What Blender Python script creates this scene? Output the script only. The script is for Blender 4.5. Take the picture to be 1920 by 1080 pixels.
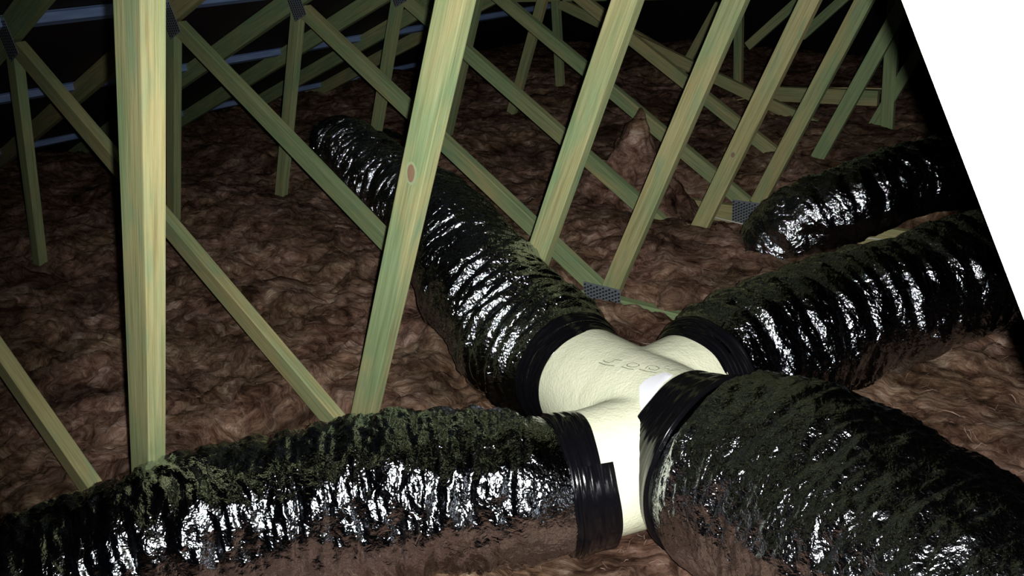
import bpy, bmesh, math, random
import numpy as np
from mathutils import Vector, Matrix

for o in list(bpy.data.objects):
    bpy.data.objects.remove(o, do_unlink=True)
scene = bpy.context.scene
C = scene.collection

# ---------------------------------------------------------------- camera
CAM = Vector((1.71405, -0.54563, 1.28303))
RIGHT = Vector((0.75736, 0.64884, -0.07355)); UP = Vector((-0.19681, 0.33421, 0.92172)); FWD = Vector((-0.62263, 0.68360, -0.38082))
cd = bpy.data.cameras.new('camera'); cam = bpy.data.objects.new('camera', cd); C.objects.link(cam)
cd.sensor_width = 36.0; cd.lens = 1571.35 / 1920 * 36; cd.clip_start = 0.02
m = Matrix.Identity(4)
for i in range(3):
    m[i][0] = RIGHT[i]; m[i][1] = UP[i]; m[i][2] = -FWD[i]; m[i][3] = CAM[i]
cam.matrix_world = m
scene.camera = cam

# ---------------------------------------------------------------- world and the camera's own flash
w = bpy.data.worlds.new('world'); scene.world = w; w.use_nodes = True
w.node_tree.nodes['Background'].inputs[0].default_value = (0.55, 0.65, 1.0, 1)
w.node_tree.nodes['Background'].inputs[1].default_value = 0.002
fl = bpy.data.lights.new('phone_flash', 'SPOT'); fl.energy = 272; fl.shadow_soft_size = 0.006
fl.spot_size = math.radians(106); fl.spot_blend = 1.0; fl.color = (1.0, 0.98, 0.95)
flash = bpy.data.objects.new('phone_flash', fl); C.objects.link(flash)
fm = m.copy(); fp = CAM + RIGHT * 0.021 + UP * 0.010
for i in range(3): fm[i][3] = fp[i]
fm = fm @ Matrix.Rotation(math.radians(-9), 4, 'Y') @ Matrix.Rotation(math.radians(-4), 4, 'X')   # the flash points a little to the right
flash.matrix_world = fm

vs = scene.view_settings
vs.view_transform = 'Standard'; vs.look = 'None'; vs.exposure = 0.0; vs.gamma = 1.0; vs.use_curve_mapping = False

# ---------------------------------------------------------------- helpers
def tag(o, label=None, cat=None, group=None, kind=None):
    if label: o['label'] = label
    if cat: o['category'] = cat
    if group: o['group'] = group
    if kind: o['kind'] = kind
    return o

def empty(name, loc):
    o = bpy.data.objects.new(name, None); C.objects.link(o); o.location = loc
    o.empty_display_size = 0.1
    return o

def link(name, me, mat=None, parent=None, mw=None):
    """Link a mesh; mw is its WORLD matrix (parents are unrotated Empties)."""
    o = bpy.data.objects.new(name, me); C.objects.link(o)
    if mat and not me.materials: me.materials.append(mat)
    mw = mw or Matrix.Identity(4)
    if parent is not None:
        o.parent = parent
        pm = world_of(parent)
        o.matrix_basis = pm.inverted() @ mw
    else:
        o.matrix_basis = mw
    return o

def world_of(o):
    mm = o.matrix_basis.copy()
    return (world_of(o.parent) @ mm) if o.parent else mm

def npmesh(name, V, F, smooth=True):
    """V (n,3) float, F (k,4) or (k,3) int"""
    me = bpy.data.meshes.new(name)
    V = np.asarray(V, np.float32); F = np.asarray(F, np.int32)
    k = F.shape[1]
    me.vertices.add(len(V)); me.vertices.foreach_set('co', V.ravel())
    me.loops.add(F.size); me.loops.foreach_set('vertex_index', F.ravel())
    me.polygons.add(len(F)); me.polygons.foreach_set('loop_start', np.arange(0, F.size, k, dtype=np.int32))
    me.polygons.foreach_set('use_smooth', np.full(len(F), smooth))
    me.update(calc_edges=True); me.validate()
    return me

# vectorised gradient noise
_rs = np.random.RandomState(7)
_perm = _rs.permutation(256); _perm = np.concatenate([_perm, _perm, _perm])
_g = _rs.normal(size=(256, 3)); _g /= np.linalg.norm(_g, axis=1)[:, None]
def noise3(x, y, z):
    x, y, z = np.broadcast_arrays(np.asarray(x, float), np.asarray(y, float), np.asarray(z, float))
    xi = np.floor(x).astype(int); yi = np.floor(y).astype(int); zi = np.floor(z).astype(int)
    xf = x - xi; yf = y - yi; zf = z - zi
    u = xf**3*(xf*(xf*6-15)+10); v = yf**3*(yf*(yf*6-15)+10); ww = zf**3*(zf*(zf*6-15)+10)
    out = 0
    for dx in (0, 1):
        for dy in (0, 1):
            for dz in (0, 1):
                h = _perm[_perm[_perm[(xi+dx) & 255] + ((yi+dy) & 255)] + ((zi+dz) & 255)]
                g = _g[h]
                d = g[..., 0]*(xf-dx) + g[..., 1]*(yf-dy) + g[..., 2]*(zf-dz)
                out = out + d * (u if dx else 1-u) * (v if dy else 1-v) * (ww if dz else 1-ww)
    return out * 1.5
def fbm(x, y, z, o=4, gain=.5):
    a = 1.; s = 0
    for i in range(o):
        s = s + a*noise3(x*2**i + 13.1*i, y*2**i + 7.7*i, z*2**i + 3.3*i); a *= gain
    return s
def sstep(a, b, x):
    t = np.clip((x-a)/(b-a), 0, 1); return t*t*(3-2*t)

# ---------------------------------------------------------------- materials
class NT:
    def __init__(s, name):
        s.m = bpy.data.materials.new(name); s.m.use_nodes = True
        s.t = s.m.node_tree; s.b = s.t.nodes['Principled BSDF']
    def n(s, ty, **kw):
        nd = s.t.nodes.new(ty)
        for k, v in kw.items():
            if k.startswith('_'): setattr(nd, k[1:], v)
            else:
                key = int(k[1:]) if k[0] == 'i' and k[1:].isdigit() else k.replace('__', ' ')
                nd.inputs[key].default_value = v
        return nd
    def l(s, a, b): s.t.links.new(a, b)
    def coord(s, scale=(1, 1, 1), out='Object', rand=False):
        tc = s.n('ShaderNodeTexCoord'); mp = s.n('ShaderNodeMapping'); mp.inputs['Scale'].default_value = scale
        s.l(tc.outputs[out], mp.inputs['Vector'])
        if rand:
            oi = s.n('ShaderNodeObjectInfo'); cx = s.n('ShaderNodeVectorMath', _operation='SCALE'); cx.inputs['Scale'].default_value = 37.0
            cm = s.n('ShaderNodeCombineXYZ')
            for i in range(3): s.l(oi.outputs['Random'], cm.inputs[i])
            s.l(cm.outputs[0], cx.inputs[0]); s.l(cx.outputs[0], mp.inputs['Location'])
        return mp.outputs['Vector']
    def noise(s, vec, scale, detail=4, rough=.5, dist=0.):
        nd = s.n('ShaderNodeTexNoise'); nd.inputs['Scale'].default_value = scale; nd.inputs['Detail'].default_value = detail
        nd.inputs['Roughness'].default_value = rough; nd.inputs['Distortion'].default_value = dist
        s.l(vec, nd.inputs['Vector']); return nd.outputs['Fac']
    def ramp(s, fac, stops):
        r = s.n('ShaderNodeValToRGB'); el = r.color_ramp.elements
        while len(el) < len(stops): el.new(.5)
        for e, (p_, c) in zip(el, stops): e.position = p_; e.color = (*c, 1)
        s.l(fac, r.inputs[0]); return r.outputs[0]
    def mix(s, fac, a, b, mode='MIX'):
        mx = s.n('ShaderNodeMix', _data_type='RGBA', _blend_type=mode)
        for sock, val in ((mx.inputs[0], fac), (mx.inputs[6], a), (mx.inputs[7], b)):
            if isinstance(val, (int, float)): sock.default_value = val
            elif isinstance(val, tuple): sock.default_value = (*val, 1)
            else: s.l(val, sock)
        return mx.outputs[2]
    def bump(s, h, strength, dist=.01):
        b = s.n('ShaderNodeBump'); b.inputs['Strength'].default_value = strength; b.inputs['Distance'].default_value = dist
        s.l(h, b.inputs['Height']); s.l(b.outputs[0], s.b.inputs['Normal']); return b
    def set(s, **kw):
        for k, v in kw.items(): s.b.inputs[k.replace('__', ' ')].default_value = v
        return s

def mat_timber():
    t = NT('treated_pine')
    big = t.noise(t.coord((1.6, 7, 7), rand=True), 1.6, 3, .55, .6)
    grain = t.noise(t.coord((1.2, 55, 55), rand=True), 3.0, 5, .6, .4)
    fine = t.noise(t.coord((6, 260, 260), rand=True), 2.0, 3, .6)
    oi = t.n('ShaderNodeObjectInfo')
    yellow = t.ramp(grain, [(.30, (.27, .23, .10)), (.5, (.38, .35, .165)), (.72, (.46, .43, .225))])
    green = t.ramp(grain, [(.30, (.16, .22, .105)), (.5, (.235, .32, .155)), (.72, (.31, .38, .20))])
    add = t.n('ShaderNodeMath', _operation='MULTIPLY_ADD'); t.l(oi.outputs['Random'], add.inputs[0]); add.inputs[1].default_value = .34
    t.l(big, add.inputs[2])
    sel = t.ramp(add.outputs[0], [(.48, (0, 0, 0)), (.78, (1, 1, 1))])
    col = t.mix(sel, yellow, green)
    # copper-green stain patches
    st = t.ramp(t.noise(t.coord((2.2, 10, 10), rand=True), 2.3, 2, .5, .3), [(.60, (0, 0, 0)), (.74, (1, 1, 1))])
    stf = t.n('ShaderNodeMath', _operation='MULTIPLY'); t.l(st, stf.inputs[0]); stf.inputs[1].default_value = .55
    col = t.mix(stf.outputs[0], col, (.15, .29, .17))
    col = t.mix(.22, col, t.ramp(fine, [(.3, (.25, .25, .25)), (.7, (1, 1, 1))]), 'MULTIPLY')
    t.l(col, t.b.inputs['Base Color']); t.set(Roughness=.7)
    t.b.inputs['Specular IOR Level'].default_value = .25
    t.bump(fine, .35, .002)
    return t.m

def mat_insulation():
    t = NT('glasswool')
    v = t.coord((1, 1, 1.6), 'Object')
    # swirled coordinates so that the streaks curl in tufts
    sw = t.n('ShaderNodeTexNoise'); sw.inputs['Scale'].default_value = 4.5; sw.inputs['Detail'].default_value = 2; t.l(v, sw.inputs['Vector'])
    sc = t.n('ShaderNodeVectorMath', _operation='SCALE'); sc.inputs['Scale'].default_value = .42; t.l(sw.outputs['Color'], sc.inputs[0])
    ad = t.n('ShaderNodeVectorMath', _operation='ADD'); t.l(v, ad.inputs[0]); t.l(sc.outputs[0], ad.inputs[1])
    mp = t.n('ShaderNodeMapping'); mp.inputs['Scale'].default_value = (1, 4.0, 2.0); mp.inputs['Rotation'].default_value = (0, 0, .5); t.l(ad.outputs[0], mp.inputs['Vector'])
    a = t.noise(v, 6, 5, .6, 1.0)
    b = t.noise(mp.outputs[0], 6.5, 9, .72, .25)
    c = t.noise(mp.outputs[0], 42, 7, .75, .15)
    m2 = t.n('ShaderNodeMath', _operation='MULTIPLY'); t.l(a, m2.inputs[0]); m2.inputs[1].default_value = .35
    mx = t.n('ShaderNodeMath', _operation='MULTIPLY_ADD'); t.l(b, mx.inputs[0]); mx.inputs[1].default_value = .65; t.l(m2.outputs[0], mx.inputs[2])
    col = t.ramp(mx.outputs[0], [(.36, (.03, .017, .012)), (.45, (.17, .10, .072)), (.54, (.36, .245, .19)), (.64, (.66, .54, .47))])
    hue = t.ramp(t.noise(v, 2.3, 3, .5, .5), [(.40, (.78, .78, .63)), (.60, (.92, .84, .82))])
    col = t.mix(.8, col, hue, 'MULTIPLY')
    col = t.mix(.55, col, t.ramp(c, [(.36, (.22, .20, .20)), (.62, (1.3, 1.25, 1.2))]), 'MULTIPLY')
    col = t.mix(.85, col, t.ramp(t.noise(v, 3.1, 4, .55, .8), [(.38, (.32, .31, .30)), (.60, (1.05, 1.05, 1.05))]), 'MULTIPLY')
    t.l(col, t.b.inputs['Base Color']); t.set(Roughness=1.0)
    t.b.inputs['Specular IOR Level'].default_value = 0.05
    h = t.n('ShaderNodeMath', _operation='MULTIPLY_ADD'); t.l(c, h.inputs[0]); h.inputs[1].default_value = .45; t.l(b, h.inputs[2])
    t.bump(h.outputs[0], .85, .015)
    return t.m

def mat_fibre():
    t = NT('loose_glass_fibre')
    t.l(t.ramp(t.noise(t.coord(), 14, 3), [(.35, (.10, .06, .04)), (.6, (.30, .21, .16)), (.75, (.5, .42, .36))]), t.b.inputs['Base Color'])
    t.set(Roughness=.8); return t.m

def mat_foil(name, strength, stretch=(1, 1, 1), rough=.085):
    t = NT(name)
    v = t.coord(stretch)
    n1 = t.noise(v, 48, 2, .5, 1.2); n2 = t.noise(v, 170, 2, .5, 1.0)
    h = t.n('ShaderNodeMath', _operation='MULTIPLY_ADD'); t.l(n2, h.inputs[0]); h.inputs[1].default_value = .35; t.l(n1, h.inputs[2])
    t.bump(h.outputs[0], strength, .006)
    t.set(Metallic=1.0, Roughness=rough); t.b.inputs['Base Color'].default_value = (.50, .53, .58, 1)
    return t.m

def simple(name, col, rough=.5, metal=0., bump=None, spec=.5):
    t = NT(name); t.b.inputs['Base Color'].default_value = (*col, 1); t.set(Roughness=rough, Metallic=metal)
    t.b.inputs['Specular IOR Level'].default_value = spec
    if bump:
        t.bump(t.noise(t.coord(), bump[0], 4, .6), bump[1], bump[2])
    return t.m

def mat_cream():
    t = NT('cream_coated_polystyrene')
    v = t.coord()
    n = t.noise(v, 40, 5, .6, .8)
    t.l(t.ramp(t.noise(v, 9, 4), [(.35, (.60, .63, .46)), (.65, (.69, .71, .54))]), t.b.inputs['Base Color'])
    vo = t.n('ShaderNodeTexVoronoi'); vo.inputs['Scale'].default_value = 180; t.l(v, vo.inputs['Vector'])
    h = t.n('ShaderNodeMath', _operation='MULTIPLY_ADD'); t.l(vo.outputs['Distance'], h.inputs[0]); h.inputs[1].default_value = .25; t.l(n, h.inputs[2])
    t.bump(h.outputs[0], .35, .006); t.set(Roughness=.55)
    return t.m

def mat_tape():
    t = NT('black_duct_tape')
    t.b.inputs['Base Color'].default_value = (.0025, .0025, .0035, 1); t.set(Roughness=.17); t.b.inputs['Specular IOR Level'].default_value = .35
    t.bump(t.noise(t.coord(), 60, 3), .12, .003)
    return t.m

def mat_batten():
    t = NT('blue_steel_batten')
    t.l(t.ramp(t.noise(t.coord((8, 1, 8)), 6, 3), [(.35, (.16, .25, .48)), (.65, (.25, .36, .60))]), t.b.inputs['Base Color'])
    t.set(Roughness=.45, Metallic=.15); return t.m

TIMBER = mat_timber(); INS = mat_insulation(); FIB = mat_fibre(); FOIL = mat_foil('metallised_duct_film', .50); FOIL_F = mat_foil('tight_duct_film', .66, (1, 1, 1), .12); FOIL_C = mat_foil('crinkled_duct_film', .74); CREAM = mat_cream(); TAPE = mat_tape(); BATTEN = mat_batten()
PLATE = simple('galvanised_nail_plate', (.30, .34, .38), .45, .6)
PLATE_HOLE = simple('nail_plate_slot', (.01, .012, .014), .7)
ROOF = simple('roof_sheet_underside', (.022, .016, .018), .7, 0, (20, .3, .01), .2)
PLASTER = simple('plasterboard_back', (.25, .22, .18), .9)
KNOT = simple('pine_knot', (.20, .13, .075), .8, 0, (90, .4, .002))
KNOT_RIM = simple('pale_knot_rim', (.27, .32, .175), .8)
WHITE = simple('white_tape', (.72, .74, .80), .5)
CABLE = simple('white_cable', (.62, .64, .58), .5)
YCABLE = simple('yellow_cable', (.52, .46, .22), .5)
INK = simple('pencil_mark', (.16, .18, .12), .8)

# ---------------------------------------------------------------- the setting: ceiling below, roof above
def quad(name, pts, mat, thick=None):
    a, b, c, d = [Vector(q) for q in pts]
    n = (b-a).cross(d-a).normalized() * (thick or .02)
    V = [a, b, c, d, a+n, b+n, c+n, d+n]
    F = [(0, 3, 2, 1), (4, 5, 6, 7), (0, 1, 5, 4), (1, 2, 6, 5), (2, 3, 7, 6), (3, 0, 4, 7)]
    return tag(link(name, npmesh(name, [tuple(v) for v in V], F, False), mat), kind='structure')

S = .62; TR = .036; W = .07
PITCH = math.radians(19); TP = math.tan(PITCH)
JX, JZ = -1.671, 1.088                       # joint of diagonal, post and top chord
def roofz(x): return JZ + .085 + (x - JX) * TP
FLOOR = -.085
quad('floor', [(-5.4, -2.4, FLOOR), (4.6, -2.4, FLOOR), (4.6, 7.6, FLOOR), (-5.4, 7.6, FLOOR)][::-1], PLASTER)
RX = 1.6
quad('roof_left', [(-5.4, -2.4, roofz(-5.4)), (RX, -2.4, roofz(RX)), (RX, 7.6, roofz(RX)), (-5.4, 7.6, roofz(-5.4))], ROOF)
quad('roof_right', [(RX, -2.4, roofz(RX)), (4.9, -2.4, roofz(RX)-3.3*TP), (4.9, 7.6, roofz(RX)-3.3*TP), (RX, 7.6, roofz(RX))], ROOF)
HT = math.tan(math.radians(24))
def hipz(y): return -.05 + (7.5 - y) * HT
quad('roof_hip', [(-5.4, 4.3, hipz(4.3)), (4.6, 4.3, hipz(4.3)), (4.6, 7.6, hipz(7.6)), (-5.4, 7.6, hipz(7.6))], ROOF)

# ---------------------------------------------------------------- insulation
DIPS = [(-.7, .7, 2.44, .10, .115),   # x0,x1,y, half width y, floor z : where the chord shows between the batts
    (-.42, .80, 2.92, .31, -.082), (.02, .46, 1.80, .10, -.035), (-.12, .14, 1.77, .12, -.045), (-.30, .30, .50, .2, .025)]
def ins_height(x, y):
    base = .075 + .11*sstep(-.7, -2.2, x)*(1-.6*sstep(1.6, 1.9, y)*sstep(2.3, 2.0, y)) + .10*sstep(3.2, 4.2, y)
    base = base + .045*fbm(x*1.1, y*1.3, 1.5, 2)
    # batts pillow up between the trusses and tuck down along the chords
    ph = (y / S) % 1.0
    base = base + .022*np.sin(np.pi*ph)**.6 - .014
    wx = x + .05*fbm(x*5, y*5, 4.2, 2); wy = y + .05*fbm(x*5, y*5, 9.2, 2)
    h = base + .034*fbm(wx*5., wy*6.5, .3, 3)
    h = h + .012*(1-2*np.abs(fbm(wx*9, wy*13, 6.6, 3)))
    h = h + .005*fbm(wx*32, wy*44, 2.2, 3)
    for x0, x1, yc, hw, fz in DIPS:
        wgt = sstep(x0-.10, x0+.04, wx)*sstep(x1+.12, x1-.04, wx)*np.exp(-((wy-yc)/hw)**6)
        h = h*(1-wgt) + (fz + .008*fbm(wx*20, wy*20, 3., 2))*wgt
    return h
def axis(parts):
    out = []
    for a, b, st in parts: out.append(np.arange(a, b, st))
    return np.concatenate(out)
gx = axis([(-5.2, -2.4, .04), (-2.4, -.9, .014), (-.9, 2.0, .0085), (2.0, 4.3, .05)])
gy = axis([(-1.6, -.5, .04), (-.5, 2.1, .0085), (2.1, 3.5, .012), (3.5, 5.0, .022), (5.0, 7.2, .06)])
GX, GY = np.meshgrid(gx, gy)
GZ = ins_height(GX, GY)
# keep below the hip roof far back
GZ = np.minimum(GZ, np.maximum(hipz(GY) - .05, -.08))
jx = .006*fbm(GX*40, GY*40, 11., 1); jy = .006*fbm(GX*40, GY*40, 17., 1)
V = np.stack([GX+jx, GY+jy, GZ], -1).reshape(-1, 3)
nx, ny = len(gx), len(gy)
ii = (np.arange(ny-1)[:, None]*nx + np.arange(nx-1)[None]).ravel()
F = np.stack([ii, ii+1, ii+nx+1, ii+nx], -1)
ins = link('glasswool_insulation', npmesh('insulation', V, F), INS)
tag(ins, 'brown fluffy glasswool insulation blanketing the ceiling under the trusses and ducts', 'insulation', kind='stuff')

def fibres(n, xr, yr, hfun, seed, lmin, lmax, wid, lift):
    r = np.random.RandomState(seed)
    x = r.uniform(*xr, n); y = r.uniform(*yr, n); a = r.normal(.35, .9, n) + np.pi*(r.rand(n) < .5)
    L = r.uniform(lmin, lmax, n); curl = r.normal(0, 1.4, n)
    Vs = []
    K = 4
    px, py = x.copy(), y.copy(); ang = a.copy()
    P = []
    for k in range(K):
        z = hfun(px, py) + lift*np.sin(np.pi*(k+.4)/K)*r.uniform(.1, 1., n)
        P.append(np.stack([px, py, z], -1))
        px = px + np.cos(ang)*L/(K-1); py = py + np.sin(ang)*L/(K-1); ang = ang + curl*.35
    P = np.stack(P, 1)                                         # n,K,3
    side = np.stack([-np.sin(a), np.cos(a), r.normal(0, .6, n)], -1)[:, None, :] * wid * np.array([.5, 1, .8, .2])[None, :, None]
    V = np.stack([P-side, P+side], 2).reshape(-1, 3)           # n,K,2,3
    b = (np.arange(n)*K*2)[:, None] + (np.arange(K-1)*2)[None]
    b = b.ravel()
    return V, np.stack([b, b+1, b+3, b+2], -1)
V1, F1 = fibres(5000, (-.9, 1.9), (-.2, 2.4), ins_height, 3, .012, .045, .00035, .006)
V2, F2 = fibres(2500, (-2.6, 1.4), (1.0, 3.6), ins_height, 4, .02, .06, .0006, .010)
fo = link('loose_fibre', npmesh('loose_fibre', np.concatenate([V1, V2]), np.concatenate([F1, F2+len(V1)])), FIB, ins)
tag(fo, kind='stuff')

# ---------------------------------------------------------------- timber
def timber(name, a, b, wid=W, th=TR, parent=None, mat=None, updir=None, bev=.0025, taper=None):
    """box from a to b (front-face centre line); width in the XZ plane, thickness towards +Y"""
    a = Vector(a); b = Vector(b); X = (b-a); L = X.length; X.normalize()
    Yd = Vector((0, 1, 0)) if updir is None else Vector(updir)
    Yd = (Yd - X*Yd.dot(X)).normalized(); Z = X.cross(Yd).normalized()
    bm = bmesh.new(); bmesh.ops.create_cube(bm, size=1)
    for v in bm.verts: v.co = Vector((v.co.x*L, (v.co.y+.5)*th, v.co.z*wid))
    if taper:                                                   # mitre the ends: (start, end) shift of +Z corner along X
        for v in bm.verts:
            s_ = taper[0] if v.co.x < 0 else taper[1]
            v.co.x += s_*(1 if v.co.z > 0 else -1)
    bmesh.ops.bevel(bm, geom=list(bm.edges), offset=bev, segments=2, affect='EDGES', profile=.6)
    me = bpy.data.meshes.new(name); bm.to_mesh(me); bm.free()
    mw = Matrix.Identity(4); c = (a+b)/2
    for i in range(3): mw[i][0] = X[i]; mw[i][1] = Yd[i]; mw[i][2] = Z[i]; mw[i][3] = c[i]
    return link(name, me, mat or TIMBER, parent, mw)

def plate_mesh(wid, hgt, nx_, nz_):
    bm = bmesh.new(); bmesh.ops.create_cube(bm, size=1)
    for v in bm.verts: v.co = Vector((v.co.x*wid, v.co.y*.0016, v.co.z*hgt))
    me = bpy.data.meshes.new('nail_plate'); bm.to_mesh(me); bm.free()
    bm = bmesh.new()
    dx = wid/nx_; dz = hgt/nz_
    for i in range(nx_):
        for j in range(nz_):
            cx = -wid/2 + dx*(i+.5); cz = -hgt/2 + dz*(j+.5 + (.25 if i % 2 else -.25)*.9)
            if abs(cz) > hgt/2 - dz*.3: continue
            # a slot whose bent-out tooth leaves a slanting lip
            vs_ = [bm.verts.new((cx+sx*dx*.34, -.0012 - (.0012 if sz > 0 else 0), cz+sz*dz*.27 + sx*dz*.14)) for sx, sz in ((-1, -1), (1, -1), (1, 1), (-1, 1))]
            bm.faces.new(vs_)
    me2 = bpy.data.meshes.new('slots'); bm.to_mesh(me2); bm.free()
    return me, me2
PM = {k: plate_mesh(*k) for k in ((.17, .115, 12, 8), (.10, .13, 6, 13), (.18, .15, 13, 10))}
def plate(x, y, z, key, rot, parent):
    mw = Matrix.Translation((x, y, z)) @ Matrix.Rotation(rot, 4, 'Y')
    o = link('nail_plate', PM[key][0], PLATE, parent, mw)
    tag(o, 'dark galvanised nail plate with rows of punched slots')
    link('punched_slots', PM[key][1], PLATE_HOLE, o, mw)
    return o

AD = math.atan2(JZ, -JX)                     # diagonal's rise
BS = math.radians(65.14)
LAB = ['nearest roof truss, its upright web strut standing big and yellow-green at the left',
       'second roof truss from the camera, its strut marked with a brown oval knot',
       'third roof truss, the rear duct passing through the V of its webs',
       'fourth roof truss, nail plate showing at the foot of its V',
       'fifth roof truss from the camera, strut foot just left of the exposed green chord',
       'sixth roof truss, with exposed green bottom chord and large square nail plate',
       'seventh roof truss from the camera, strut ending behind the far duct']
YC = -.035
trusses = []
for k in range(7):
    y = k*S
    t = empty('roof_truss', (0, y, FLOOR)); trusses.append(t)
    tag(t, LAB[k], 'roof truss', 'treated pine roof trusses in a row')
    ch = timber('bottom_chord', (-5.0, y, YC), (4.0, y, YC), .09, TR, t)
    zt = min(roofz(.9) - .09, (hipz(y) - .12) if k > 5 else 9)
    # strut, diagonal, post
    timber('web_strut', (.012, y, .012*math.tan(BS)), (zt/math.tan(BS), y, zt), W, TR, t, taper=(.012, -.0))
    timber('web_diagonal', (-.02, y+.0006, .02*math.tan(AD)), (JX+.03, y+.0006, JZ-.03*math.tan(AD)), W, TR, t, taper=(-.02, .02))
    timber('web_post', (-2.145, y+.0003, .03), (JX-.012, y+.0003, JZ-.03), W*.92, TR, t)
    xe = RX - .05 if k < 6 else .5
    timber('top_chord', (-5.05, y, JZ+.035+(-5.05-JX)*TP), (xe, y, JZ+.035+(xe-JX)*TP), .09, TR, t)
    big = k == 5
    plate(-.015, y-.0012, -.032 if big else -.005, (.18, .15, 13, 10) if big else (.17, .115, 12, 8), 0, t)
    plate(JX+.005, y-.0012, JZ+.005, (.10, .13, 6, 13), -PITCH, t)

# knots
def knot(x, y, z, rx, rz, ang, parent):
    def disc(r1, r2, dy, nm, mat, par):
        bm = bmesh.new(); n = 28
        c = bm.verts.new((0, -dy, 0)); ring = []
        for i in range(n):
            a = 2*math.pi*i/n; ring.append(bm.verts.new((r1*math.cos(a)*(1+.05*math.sin(3*a)), -dy*.6, r2*math.sin(a))))
        low = [bm.verts.new((v.co.x*1.03, .002, v.co.z*1.03)) for v in ring]
        for i in range(n):
            j = (i+1) % n
            bm.faces.new((c, ring[j], ring[i])[::-1]); bm.faces.new((ring[i], ring[j], low[j], low[i]))
        bmesh.ops.recalc_face_normals(bm, faces=bm.faces)
        me = bpy.data.meshes.new(nm); bm.to_mesh(me); bm.free()
        return link(nm, me, mat, par, Matrix.Translation((x, y, z)) @ Matrix.Rotation(ang, 4, 'Y'))
    k_ = disc(rx*1.5, rz*1.3, .0004, 'knot_rim', KNOT_RIM, parent)
    o = disc(rx, rz, .0009, 'knot', KNOT, parent)
    return o
knot(.388, S, .843, .011, .021, math.radians(18), trusses[1])
knot(.20, 4*S, .437, .008, .011, math.radians(20), trusses[4])

# hip trusses beyond
t = empty('hip_truss', (0, 4.34, FLOOR)); tag(t, 'low hip truss beyond the seventh truss, with flat sloping web and upright posts', 'roof truss')
y = 7*S
timber('bottom_chord', (-5, y, YC), (4, y, YC), .09, TR, t)
timber('top_chord', (-3.0, y, .92), (3.0, y, .92), .09, TR, t)
timber('web_diagonal', (.08, y, .03), (-2.08, y, .86), W, TR, t)
timber('web_post', (-2.117, y+.0005, .0), (-2.12, y+.0005, .88), W*.9, TR, t)
timber('web_post', (.20, y, .0), (.172, y, .88), W, TR, t)
timber('web_strut', (.06, y+.0007, .03), (.46, y+.0007, .88), W*.9, TR, t)
y = 8*S + .04
t = empty('hip_truss', (0, y, FLOOR)); tag(t, 'farthest dim hip truss with crossing webs at the back', 'roof truss')
timber('bottom_chord', (-5, y, YC), (4, y, YC), .09, TR, t)
timber('top_chord', (-3.2, y, .86), (3.2, y, .86), .09, TR, t)
timber('web_post', (-1.04, y, .0), (-1.055, y, .84), .06, TR, t)
timber('web_diagonal', (-1.40, y, .33), (-2.05, y, .64), W, TR, t)
timber('web_diagonal', (-.98, y, .50), (-.58, y, .84), .06, TR, t)
timber('web_strut', (-1.55, y+.0005, .22), (-1.20, y+.0005, .78), .06, TR, t)
timber('web_diagonal', (-.60, y, .57), (-.30, y, .84), .06, TR, t)
# blocking beam lying across the far batts
bb = timber('timber_offcut', (-.62, 4.60, .265), (.05, 4.60, .272), .09, .04, None); tag(bb, 'short pale timber offcut lying on the far insulation behind the struts', 'timber offcut')

# the brace right beside the lens, burnt out by the flash
E0 = Vector((1.51468, .1, 1.22537)); E1 = Vector((1.62119, .1, 1.00401))    # points on its left edge
d = (E1-E0).normalized(); nrm = Vector((-d.z, 0, d.x))
if nrm.x < 0: nrm = -nrm
wb = .19
mid = E0 + nrm*wb/2
tb = (FLOOR + .02 - mid.z)/d.z; ta = (roofz(1.2) - .03 - mid.z)/d.z
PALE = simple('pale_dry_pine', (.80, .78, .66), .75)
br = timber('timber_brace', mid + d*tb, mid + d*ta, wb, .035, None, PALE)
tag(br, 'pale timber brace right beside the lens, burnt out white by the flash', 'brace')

# roof battens
for i, x in enumerate((-4.15, -2.80, -1.70, -.45)):
    lab = ['lowest blue steel roof batten, near the eave at far left', 'second blue steel roof batten up from the eave', 'blue steel roof batten crossing above the post tops at upper left', 'highest blue steel roof batten, above the frame'][i]
    prof = [(-.052, .0), (-.030, .0), (-.022, -.030), (.022, -.030), (.030, .0), (.052, .0), (.052, .002), (.032, .002), (.024, -.028), (-.024, -.028), (-.032, .002), (-.052, .002)]
    n = len(prof); zc = roofz(x) - .004
    ca, sa = math.cos(PITCH), math.sin(PITCH)
    V = []; F = []
    for yy in (-2.2, 5.2):
        for (a, b) in prof: V.append((x + a*ca - b*sa, yy, zc + a*sa + b*ca))
    for j in range(n): F.append((j, (j+1) % n, n+(j+1) % n, n+j))
    tag(link('roof_batten', npmesh('roof_batten', V, F, False), BATTEN), lab, 'roof batten', 'steel roof battens')

# ---------------------------------------------------------------- flexible ducts
def spline(P, step):
    P = [np.array(q, float) for q in P]; P = [2*P[0]-P[1]] + P + [2*P[-1]-P[-2]]
    out = []
    for i in range(1, len(P)-2):
        p0, p1, p2, p3 = P[i-1:i+3]
        t_ = np.linspace(0, 1, 60, endpoint=False)[:, None]
        out.append(.5*((2*p1) + (-p0+p2)*t_ + (2*p0-5*p1+4*p2-p3)*t_**2 + (-p0+3*p1-3*p2+p3)*t_**3))
    out.append(P[-2][None]); out = np.concatenate(out)
    s = np.concatenate([[0], np.cumsum(np.linalg.norm(np.diff(out[:, :3], axis=0), axis=1))])
    n = int(s[-1]/step)+1; q = np.linspace(0, s[-1], n)
    return q, np.stack([np.interp(q, s, out[:, i]) for i in range(out.shape[1])], -1)

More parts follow.
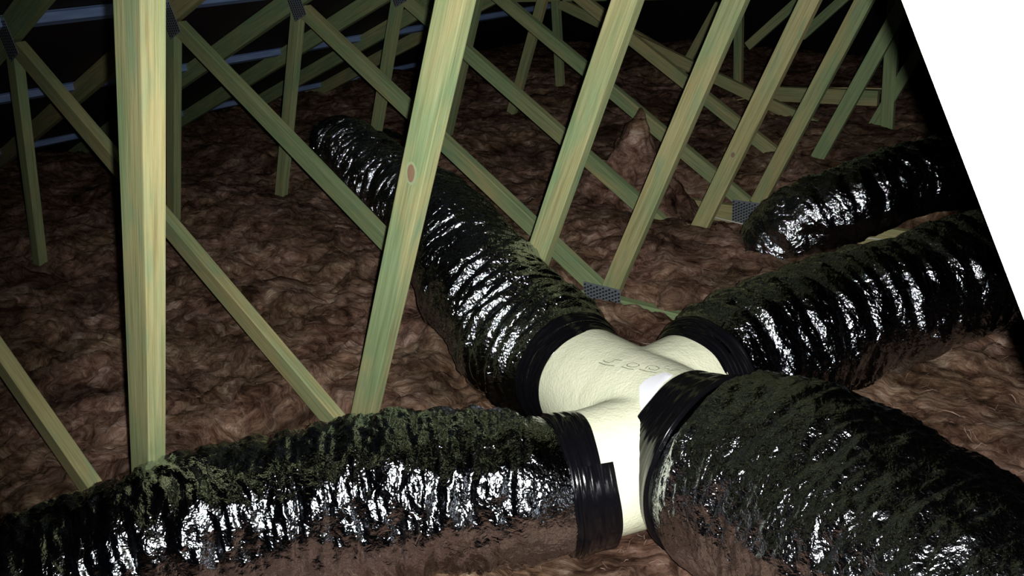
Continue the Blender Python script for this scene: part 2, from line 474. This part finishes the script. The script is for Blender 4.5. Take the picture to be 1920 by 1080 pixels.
def frames(P):
    T = np.gradient(P, axis=0); T /= np.linalg.norm(T, axis=1)[:, None]
    U = np.array([0, 0, 1.]) - T*T[:, 2:3]; U /= np.linalg.norm(U, axis=1)[:, None]
    return T, U, np.cross(T, U)

def duct(name, pts, seed, label, pitch=.075, amp=.006, amp_end=None, wr=.0035, fine=.0012, fs=75, fc=9, neck=.88, step=.0055, ring=170, sag=.0, skew=.8, mat=None):
    s, Q = spline(pts, step); P = Q[:, :3]; R0 = Q[:, 3]
    T, U, B = frames(P)
    th = np.linspace(0, 2*np.pi, ring, endpoint=False)
    SS, TH = np.meshgrid(s, th, indexing='ij'); RR = np.repeat(R0[:, None], ring, 1)
    cx = np.cos(TH)*RR; cy = np.sin(TH)*RR
    o = seed*17.3
    # film sagging between the helix wires
    phs = SS/pitch + skew*TH/(2*np.pi) + .35*fbm(SS*4, cx*4+o, cy*4, 2)
    am = amp if amp_end is None else amp + (amp_end-amp)*sstep(.7, 1.9, SS)
    sadd = am*(np.abs(np.cos(np.pi*phs))**.8 - .6)*(1+.7*noise3(SS*9+o, cx*6, cy*6))
    # pleats run round the duct
    sk = SS + .012*fbm(cx*9+o, cy*9, SS*6, 2)
    f1 = fbm(sk*fs, cx*fc+o, cy*fc, 3, .55); f1 = 1-2*np.abs(f1)
    f2 = fbm(sk*fs*.45+5, cx*fc*1.4+o, cy*fc*1.4, 2)
    f3 = fbm(sk*fs*2.4, cx*fc*7+o, cy*fc*7, 2)
    rad = RR + sadd + wr*f1 + wr*1.6*f2 + fine*f3 + .012*fbm(SS*5+o, cx*5, cy*5, 2)
    # pinched where it is strapped to the collar
    nk = neck + (1-neck)*sstep(.02, .13, SS)**.55
    rad = RR + (rad-RR)*(.12+.88*sstep(.045, .11, SS))
    rad = rad*nk
    # flattened underneath where it lies on the batts
    squash = np.where(np.cos(TH) < -.5, .93, 1.0)
    V = P[:, None, :] + U[:, None, :]*(np.cos(TH)*rad*squash)[..., None] + B[:, None, :]*(np.sin(TH)*rad)[..., None]
    n = len(s); a = np.arange(n-1)[:, None]*ring + np.arange(ring)[None]; b = np.arange(n-1)[:, None]*ring + (np.arange(ring)[None]+1) % ring
    F = np.stack([a, b, b+ring, a+ring], -1).reshape(-1, 4)
    root = empty(name, tuple(P[0])); tag(root, label, 'duct', 'silver flexible ducts on the insulation')
    link('duct_sleeve', npmesh('duct_sleeve', V.reshape(-1, 3), F), mat or FOIL, root)
    return root, P, T, U, B, R0

def tape_band(parent, c, axis_, r0, r1, length, off=0., name='tape_band', t0=0, t1=2*math.pi, ripple=.0012, zoff=(0, 0, 0), turns=7):
    """a strap wound round the collar: c centre, axis_ points out along the duct"""
    ax = np.array(axis_, float); ax /= np.linalg.norm(ax); c = np.array(c, float) + np.array(zoff)
    U = np.array([0, 0, 1.]) - ax*ax[2]; U /= np.linalg.norm(U); B = np.cross(ax, U)
    n = 120; K = 40
    th = np.linspace(t0, t1, n); full = abs(t1-t0-2*math.pi) < 1e-6
    x = np.linspace(0, 1, K)
    r = r0 + (r1-r0)*x**1.3 + ripple*np.abs(np.sin(x*math.pi*turns)) 
    r = np.concatenate([[r0-.012], r, [r1-.012]]); xx = np.concatenate([[0.0], x, [1.0]])
    K += 2
    XX, TH = np.meshgrid(xx, th, indexing='ij'); RR = np.repeat(r[:, None], n, 1)
    RR = RR + .0025*noise3(XX*6, np.cos(TH)*2+off*9, np.sin(TH)*2) + .0008*noise3(XX*22, np.cos(TH)*1.2, np.sin(TH)*1.2+off)
    LL = off + XX*length + .006*noise3(np.cos(TH)*1.6+3, np.sin(TH)*1.6, XX*.5+off*5)
    V = c + ax*LL[..., None] + U*(np.cos(TH)*RR)[..., None] + B*(np.sin(TH)*RR)[..., None]
    a = (np.arange(K-1)[:, None]*n + np.arange(n-1)[None]).ravel()
    F = np.stack([a, a+1, a+n+1, a+n], -1)
    me = npmesh(name, V.reshape(-1, 3), F)
    return tag(link(name, me, TAPE, parent), 'glossy black tape wound round the collar')

# collar centres (x,y,z), outward directions, radii
C1 = ((.600, .905, .275), (-.93, .36, 0)); C4 = ((.985, .770, .280), (.96, -.26, .0)); C3 = ((.835, .585, .262), (-.60, -.80, 0)); C2 = ((.835, 1.03, .265), (.22, .97, 0))
def out(c, d_): 
    c, a = np.array(c[0]), np.array(c[1], float); return tuple(c + a/np.linalg.norm(a)*d_)
rear = duct('flexible_duct', [(*out(C1, .02), .165), (*out(C1, .10), .17), (.33, 1.0, .285, .175), (.10, 1.11, .33, .178), (-.16, 1.27, .36, .172), (-.52, 1.50, .34, .168), (-1.12, 1.80, .32, .165), (-1.70, 2.10, .32, .16), (-2.05, 2.28, .30, .158), (-2.28, 2.52, .22, .15), (-2.32, 2.85, .08, .14)], 1,
     'silver flexible duct running back from the cream fitting through the third truss', pitch=.046, amp=.014, amp_end=.030, step=.0042, wr=.0075, fs=42, fc=5, fine=.003, mat=FOIL_C)
right = duct('flexible_duct', [(*out(C2, .02), .17), (*out(C2, .10), .175), (.905, 1.33, .265, .178), (1.0, 1.59, .265, .178), (1.10, 1.82, .265, .176), (1.21, 2.09, .27, .175), (1.40, 2.36, .27, .172), (1.8, 2.6, .26, .17), (2.4, 2.7, .25, .17)], 2,
     'silver ribbed flexible duct curving to the right behind the cream fitting', pitch=.085, amp=.017, wr=.0045, fs=48, fc=7, fine=.0026, mat=FOIL_C)
left = duct('flexible_duct', [(*out(C3, .02), .15), (*out(C3, .10), .155), (.60, .36, .263, .166), (.45, .20, .262, .164), (.33, .02, .258, .158), (.20, -.20, .228, .148), (.05, -.5, .20, .145), (-.1, -.9, .20, .145)], 3,
     'silver crumpled flexible duct along the bottom left, in front of the first strut', pitch=.07, amp=.006, wr=.0050, fs=70, fc=9, fine=.0022, neck=.88)
front = duct('flexible_duct', [(*out(C4, .030), .205), (*out(C4, .12), .21), (1.25, .70, .31, .214), (1.48, .595, .315, .215), (1.75, .465, .30, .215), (2.05, .385, .29, .21), (2.4, .37, .29, .21)], 4,
     'thick silver flexible duct running from the cream fitting to the bottom right corner', pitch=.11, amp=.005, wr=.0050, fs=36, fc=9, fine=.0024, neck=.85, ring=220, mat=FOIL_F)
far = duct('flexible_duct', [(.36, 2.44, .0, .13), (.40, 2.47, .10, .145), (.50, 2.50, .20, .15), (.63, 2.63, .265, .15), (.745, 2.89, .28, .15), (.85, 3.12, .28, .15), (1.0, 3.36, .26, .15), (1.5, 3.6, .25, .15), (2.1, 3.7, .25, .15)], 5,
     'silver flexible duct arching over the exposed chord at the far right', pitch=.075, amp=.012, wr=.0045, fs=50, fc=8, neck=.9, fine=.0026, mat=FOIL_C)

# ---------------------------------------------------------------- cream branch fitting
fit = empty('branch_fitting', (.83, .80, .12)); tag(fit, 'cream polystyrene four-way branch fitting joining the silver ducts', 'duct fitting')
bm = bmesh.new()
def tube(a, b, ra, rb):
    a, b = Vector(a), Vector(b); dd = b-a
    mt = Matrix.Translation((a+b)/2) @ dd.to_track_quat('Z', 'Y').to_matrix().to_4x4()
    bmesh.ops.create_cone(bm, cap_ends=True, segments=64, radius1=ra, radius2=rb, depth=dd.length, matrix=mt)
tube(out(C1, .05), (.80, .838, .277), .132, .142); tube((.77, .849, .277), out(C4, .05), .142, .162)
tube(out(C3, .05), (.935, .765, .268), .132, .138)
tube(out(C2, .05), (.80, .83, .268), .137, .137)
me0 = bpy.data.meshes.new('fit0'); bm.to_mesh(me0); bm.free()
tmp = bpy.data.objects.new('fit_tmp', me0); C.objects.link(tmp)
md = tmp.modifiers.new('r', 'REMESH'); md.mode = 'VOXEL'; md.voxel_size = .006; md.use_smooth_shade = True
ms = tmp.modifiers.new('s', 'SMOOTH'); ms.factor = .5; ms.iterations = 14
dg = bpy.context.evaluated_depsgraph_get(); dg.update()
body_me = bpy.data.meshes.new_from_object(tmp.evaluated_get(dg)); body_me.name = 'branch_body'
bpy.data.objects.remove(tmp, do_unlink=True)
for pl in body_me.polygons: pl.use_smooth = True
body = link('branch_body', body_me, CREAM, fit)
tape_band(fit, out(C1, -.016), C1[1], .134, .158, .070, ripple=.0006, turns=11)
tape_band(fit, out(C4, -.040), C4[1], .165, .196, .105, ripple=.0004, turns=13)
tape_band(fit, out(C3, -.012), C3[1], .139, .145, .065, ripple=.0004)
tape_band(fit, out(C3, -.036), C3[1], .143, .149, .075, t0=math.radians(190), t1=math.radians(315), off=.001, turns=13, ripple=.0002)
tape_band(fit, out(C2, -.012), C2[1], .139, .165, .062, ripple=.0006)

from mathutils.bvhtree import BVHTree
bv = BVHTree.FromPolygons([v.co.copy() for v in body_me.vertices], [tuple(p_.vertices) for p_ in body_me.polygons])
def on_body(px, py):
    dr = (FWD + RIGHT*((px-960)/1571.35) + UP*((540-py)/1571.35)).normalized()
    hit = bv.ray_cast(CAM, dr); return hit
def stroke(pts, wid, parent, name, mat):
    P = []
    for i in range(len(pts)-1):
        for t_ in np.linspace(0, 1, 8, endpoint=(i == len(pts)-2)):
            q = np.array(pts[i])*(1-t_) + np.array(pts[i+1])*t_
            h = on_body(1100 + q[0]*200/1920, 650 + q[1]*112/1075)
            if h[0] is not None: P.append((h[0] + h[1]*.0006, h[1]))
    if len(P) < 3: return
    V = []; F = []
    for i, (q, nn) in enumerate(P):
        tg = (P[min(i+1, len(P)-1)][0] - P[max(i-1, 0)][0]).normalized(); sd = tg.cross(nn).normalized()*wid
        V += [q-sd, q+nn*.0006, q+sd]
        if i: b = 3*i; F += [(b-3, b-2, b+1, b), (b-2, b-1, b+2, b+1)]
    link(name, npmesh(name, [tuple(v) for v in V], F), mat, parent)
el = [(835+110*math.cos(a), 335+36*math.sin(a)) for a in np.linspace(-.4, 5.6, 20)]
for ss in ([(305, 250), (330, 275), (400, 290), (470, 270), (515, 235), (640, 255)], [(220, 290), (340, 330), (500, 350)], el, [(630, 365), (760, 405), (850, 412)],
           [(1055, 395), (1110, 350), (1250, 352), (1310, 395), (1250, 428), (1140, 412), (1120, 390)], [(950, 410), (1080, 450), (1260, 475)],
           [(1400, 390), (1490, 410)], [(1460, 445), (1560, 432), (1690, 422)], [(1450, 490), (1500, 520)]):
    stroke(ss, .0011, body, 'pencil_stroke', INK)
# white tape patch at the mouth of the big collar
def patch():
    poly = [(950, 720), (1060, 600), (1250, 520), (1420, 470), (1560, 520), (1300, 760), (1120, 1075), (1000, 1250), (955, 1000)]
    ctr = np.mean(poly, 0); V = []; F = []
    rows = 7
    for r_ in range(rows+1):
        for q in poly:
            for sub in (0,):
                qq = ctr + (np.array(q)-ctr)*(r_/rows if r_ else .02)
                h = on_body(1100 + qq[0]*200/1920, 650 + qq[1]*112/1075)
                if h[0] is None: return
                V.append(tuple(h[0] + h[1]*.0012))
    n = len(poly)
    for r_ in range(rows):
        for i in range(n): F.append((r_*n+i, r_*n+(i+1) % n, (r_+1)*n+(i+1) % n, (r_+1)*n+i))
    o = link('tape_patch', npmesh('tape_patch', V, F), WHITE, body); tag(o, 'small white tape patch')
patch()

# ---------------------------------------------------------------- torn batt, cables, bits
def batt(name, cx, cy, lx, ly, hfun, label, seed):
    nx_, ny_ = 90, 60
    u = np.linspace(-1, 1, nx_); v = np.linspace(-1, 1, ny_); UU, VV = np.meshgrid(u, v)
    x = cx + UU*lx; y = cy + VV*ly
    edge = (1-np.abs(UU)**4)*(1-np.abs(VV)**4)
    z = hfun(UU, VV)*edge**.5 + .045*fbm(x*9, y*9, seed, 3) + .018*fbm(x*34, y*34, seed+3, 3)
    low = ins_height(x, y) - .05
    z = np.where(edge < .02, low, np.maximum(z + low + .02, low))
    V = np.stack([x + .02*fbm(x*12, y*12, z*9+seed, 2), y, z], -1).reshape(-1, 3)
    i = (np.arange(ny_-1)[:, None]*nx_ + np.arange(nx_-1)[None]).ravel()
    return tag(link(name, npmesh(name, V, np.stack([i, i+1, i+nx_+1, i+nx_], -1)), INS), label, 'insulation batt')
batt('insulation_batt', -.50, 2.86, .46, .17, lambda u, v: .08 + .30*np.exp(-(np.abs(u-.02)/.40)**1.6)*np.clip(1-np.abs(v)*.6, 0, 1) + .10*np.exp(-((u-.3)/.4)**2), 'torn brown glasswool batt bunched into a peak between the fifth and sixth trusses', 31.)

def cable(name, pts, r, mat, label):
    s, Q = spline([(*q, r) for q in pts], .02)
    P = Q[:, :3]; T, U, B = frames(P); n = 8
    th = np.linspace(0, 2*np.pi, n, endpoint=False)
    V = P[:, None] + r*(U[:, None]*np.cos(th)[None, :, None] + B[:, None]*np.sin(th)[None, :, None])
    k = len(P); a = np.arange(k-1)[:, None]*n + np.arange(n)[None]; b = np.arange(k-1)[:, None]*n + (np.arange(n)[None]+1) % n
    return tag(link(name, npmesh(name, V.reshape(-1, 3), np.stack([a, b, b+n, a+n], -1).reshape(-1, 4)), mat), label, 'cable')
cable('electric_cable', [(-.62, 3.07, -.035), (-.36, 3.06, -.040), (-.19, 3.06, -.049), (.07, 3.06, -.063), (.30, 3.06, -.05), (.59, 3.06, -.031), (.70, 3.06, -.017), (.76, 3.05, .03), (.85, 3.0, .08)], .0033, CABLE, 'thin white cable running along the exposed green chord of the sixth truss')
cable('electric_cable', [(-1.75, 4.7, .15), (-1.37, 4.7, .161), (-1.01, 4.7, .174), (-.84, 4.7, .205), (-.61, 4.7, .255), (-.44, 4.7, .281), (-.19, 4.7, .306), (.1, 4.72, .31)], .004, YCABLE, 'thin yellow cable strung across the far background')
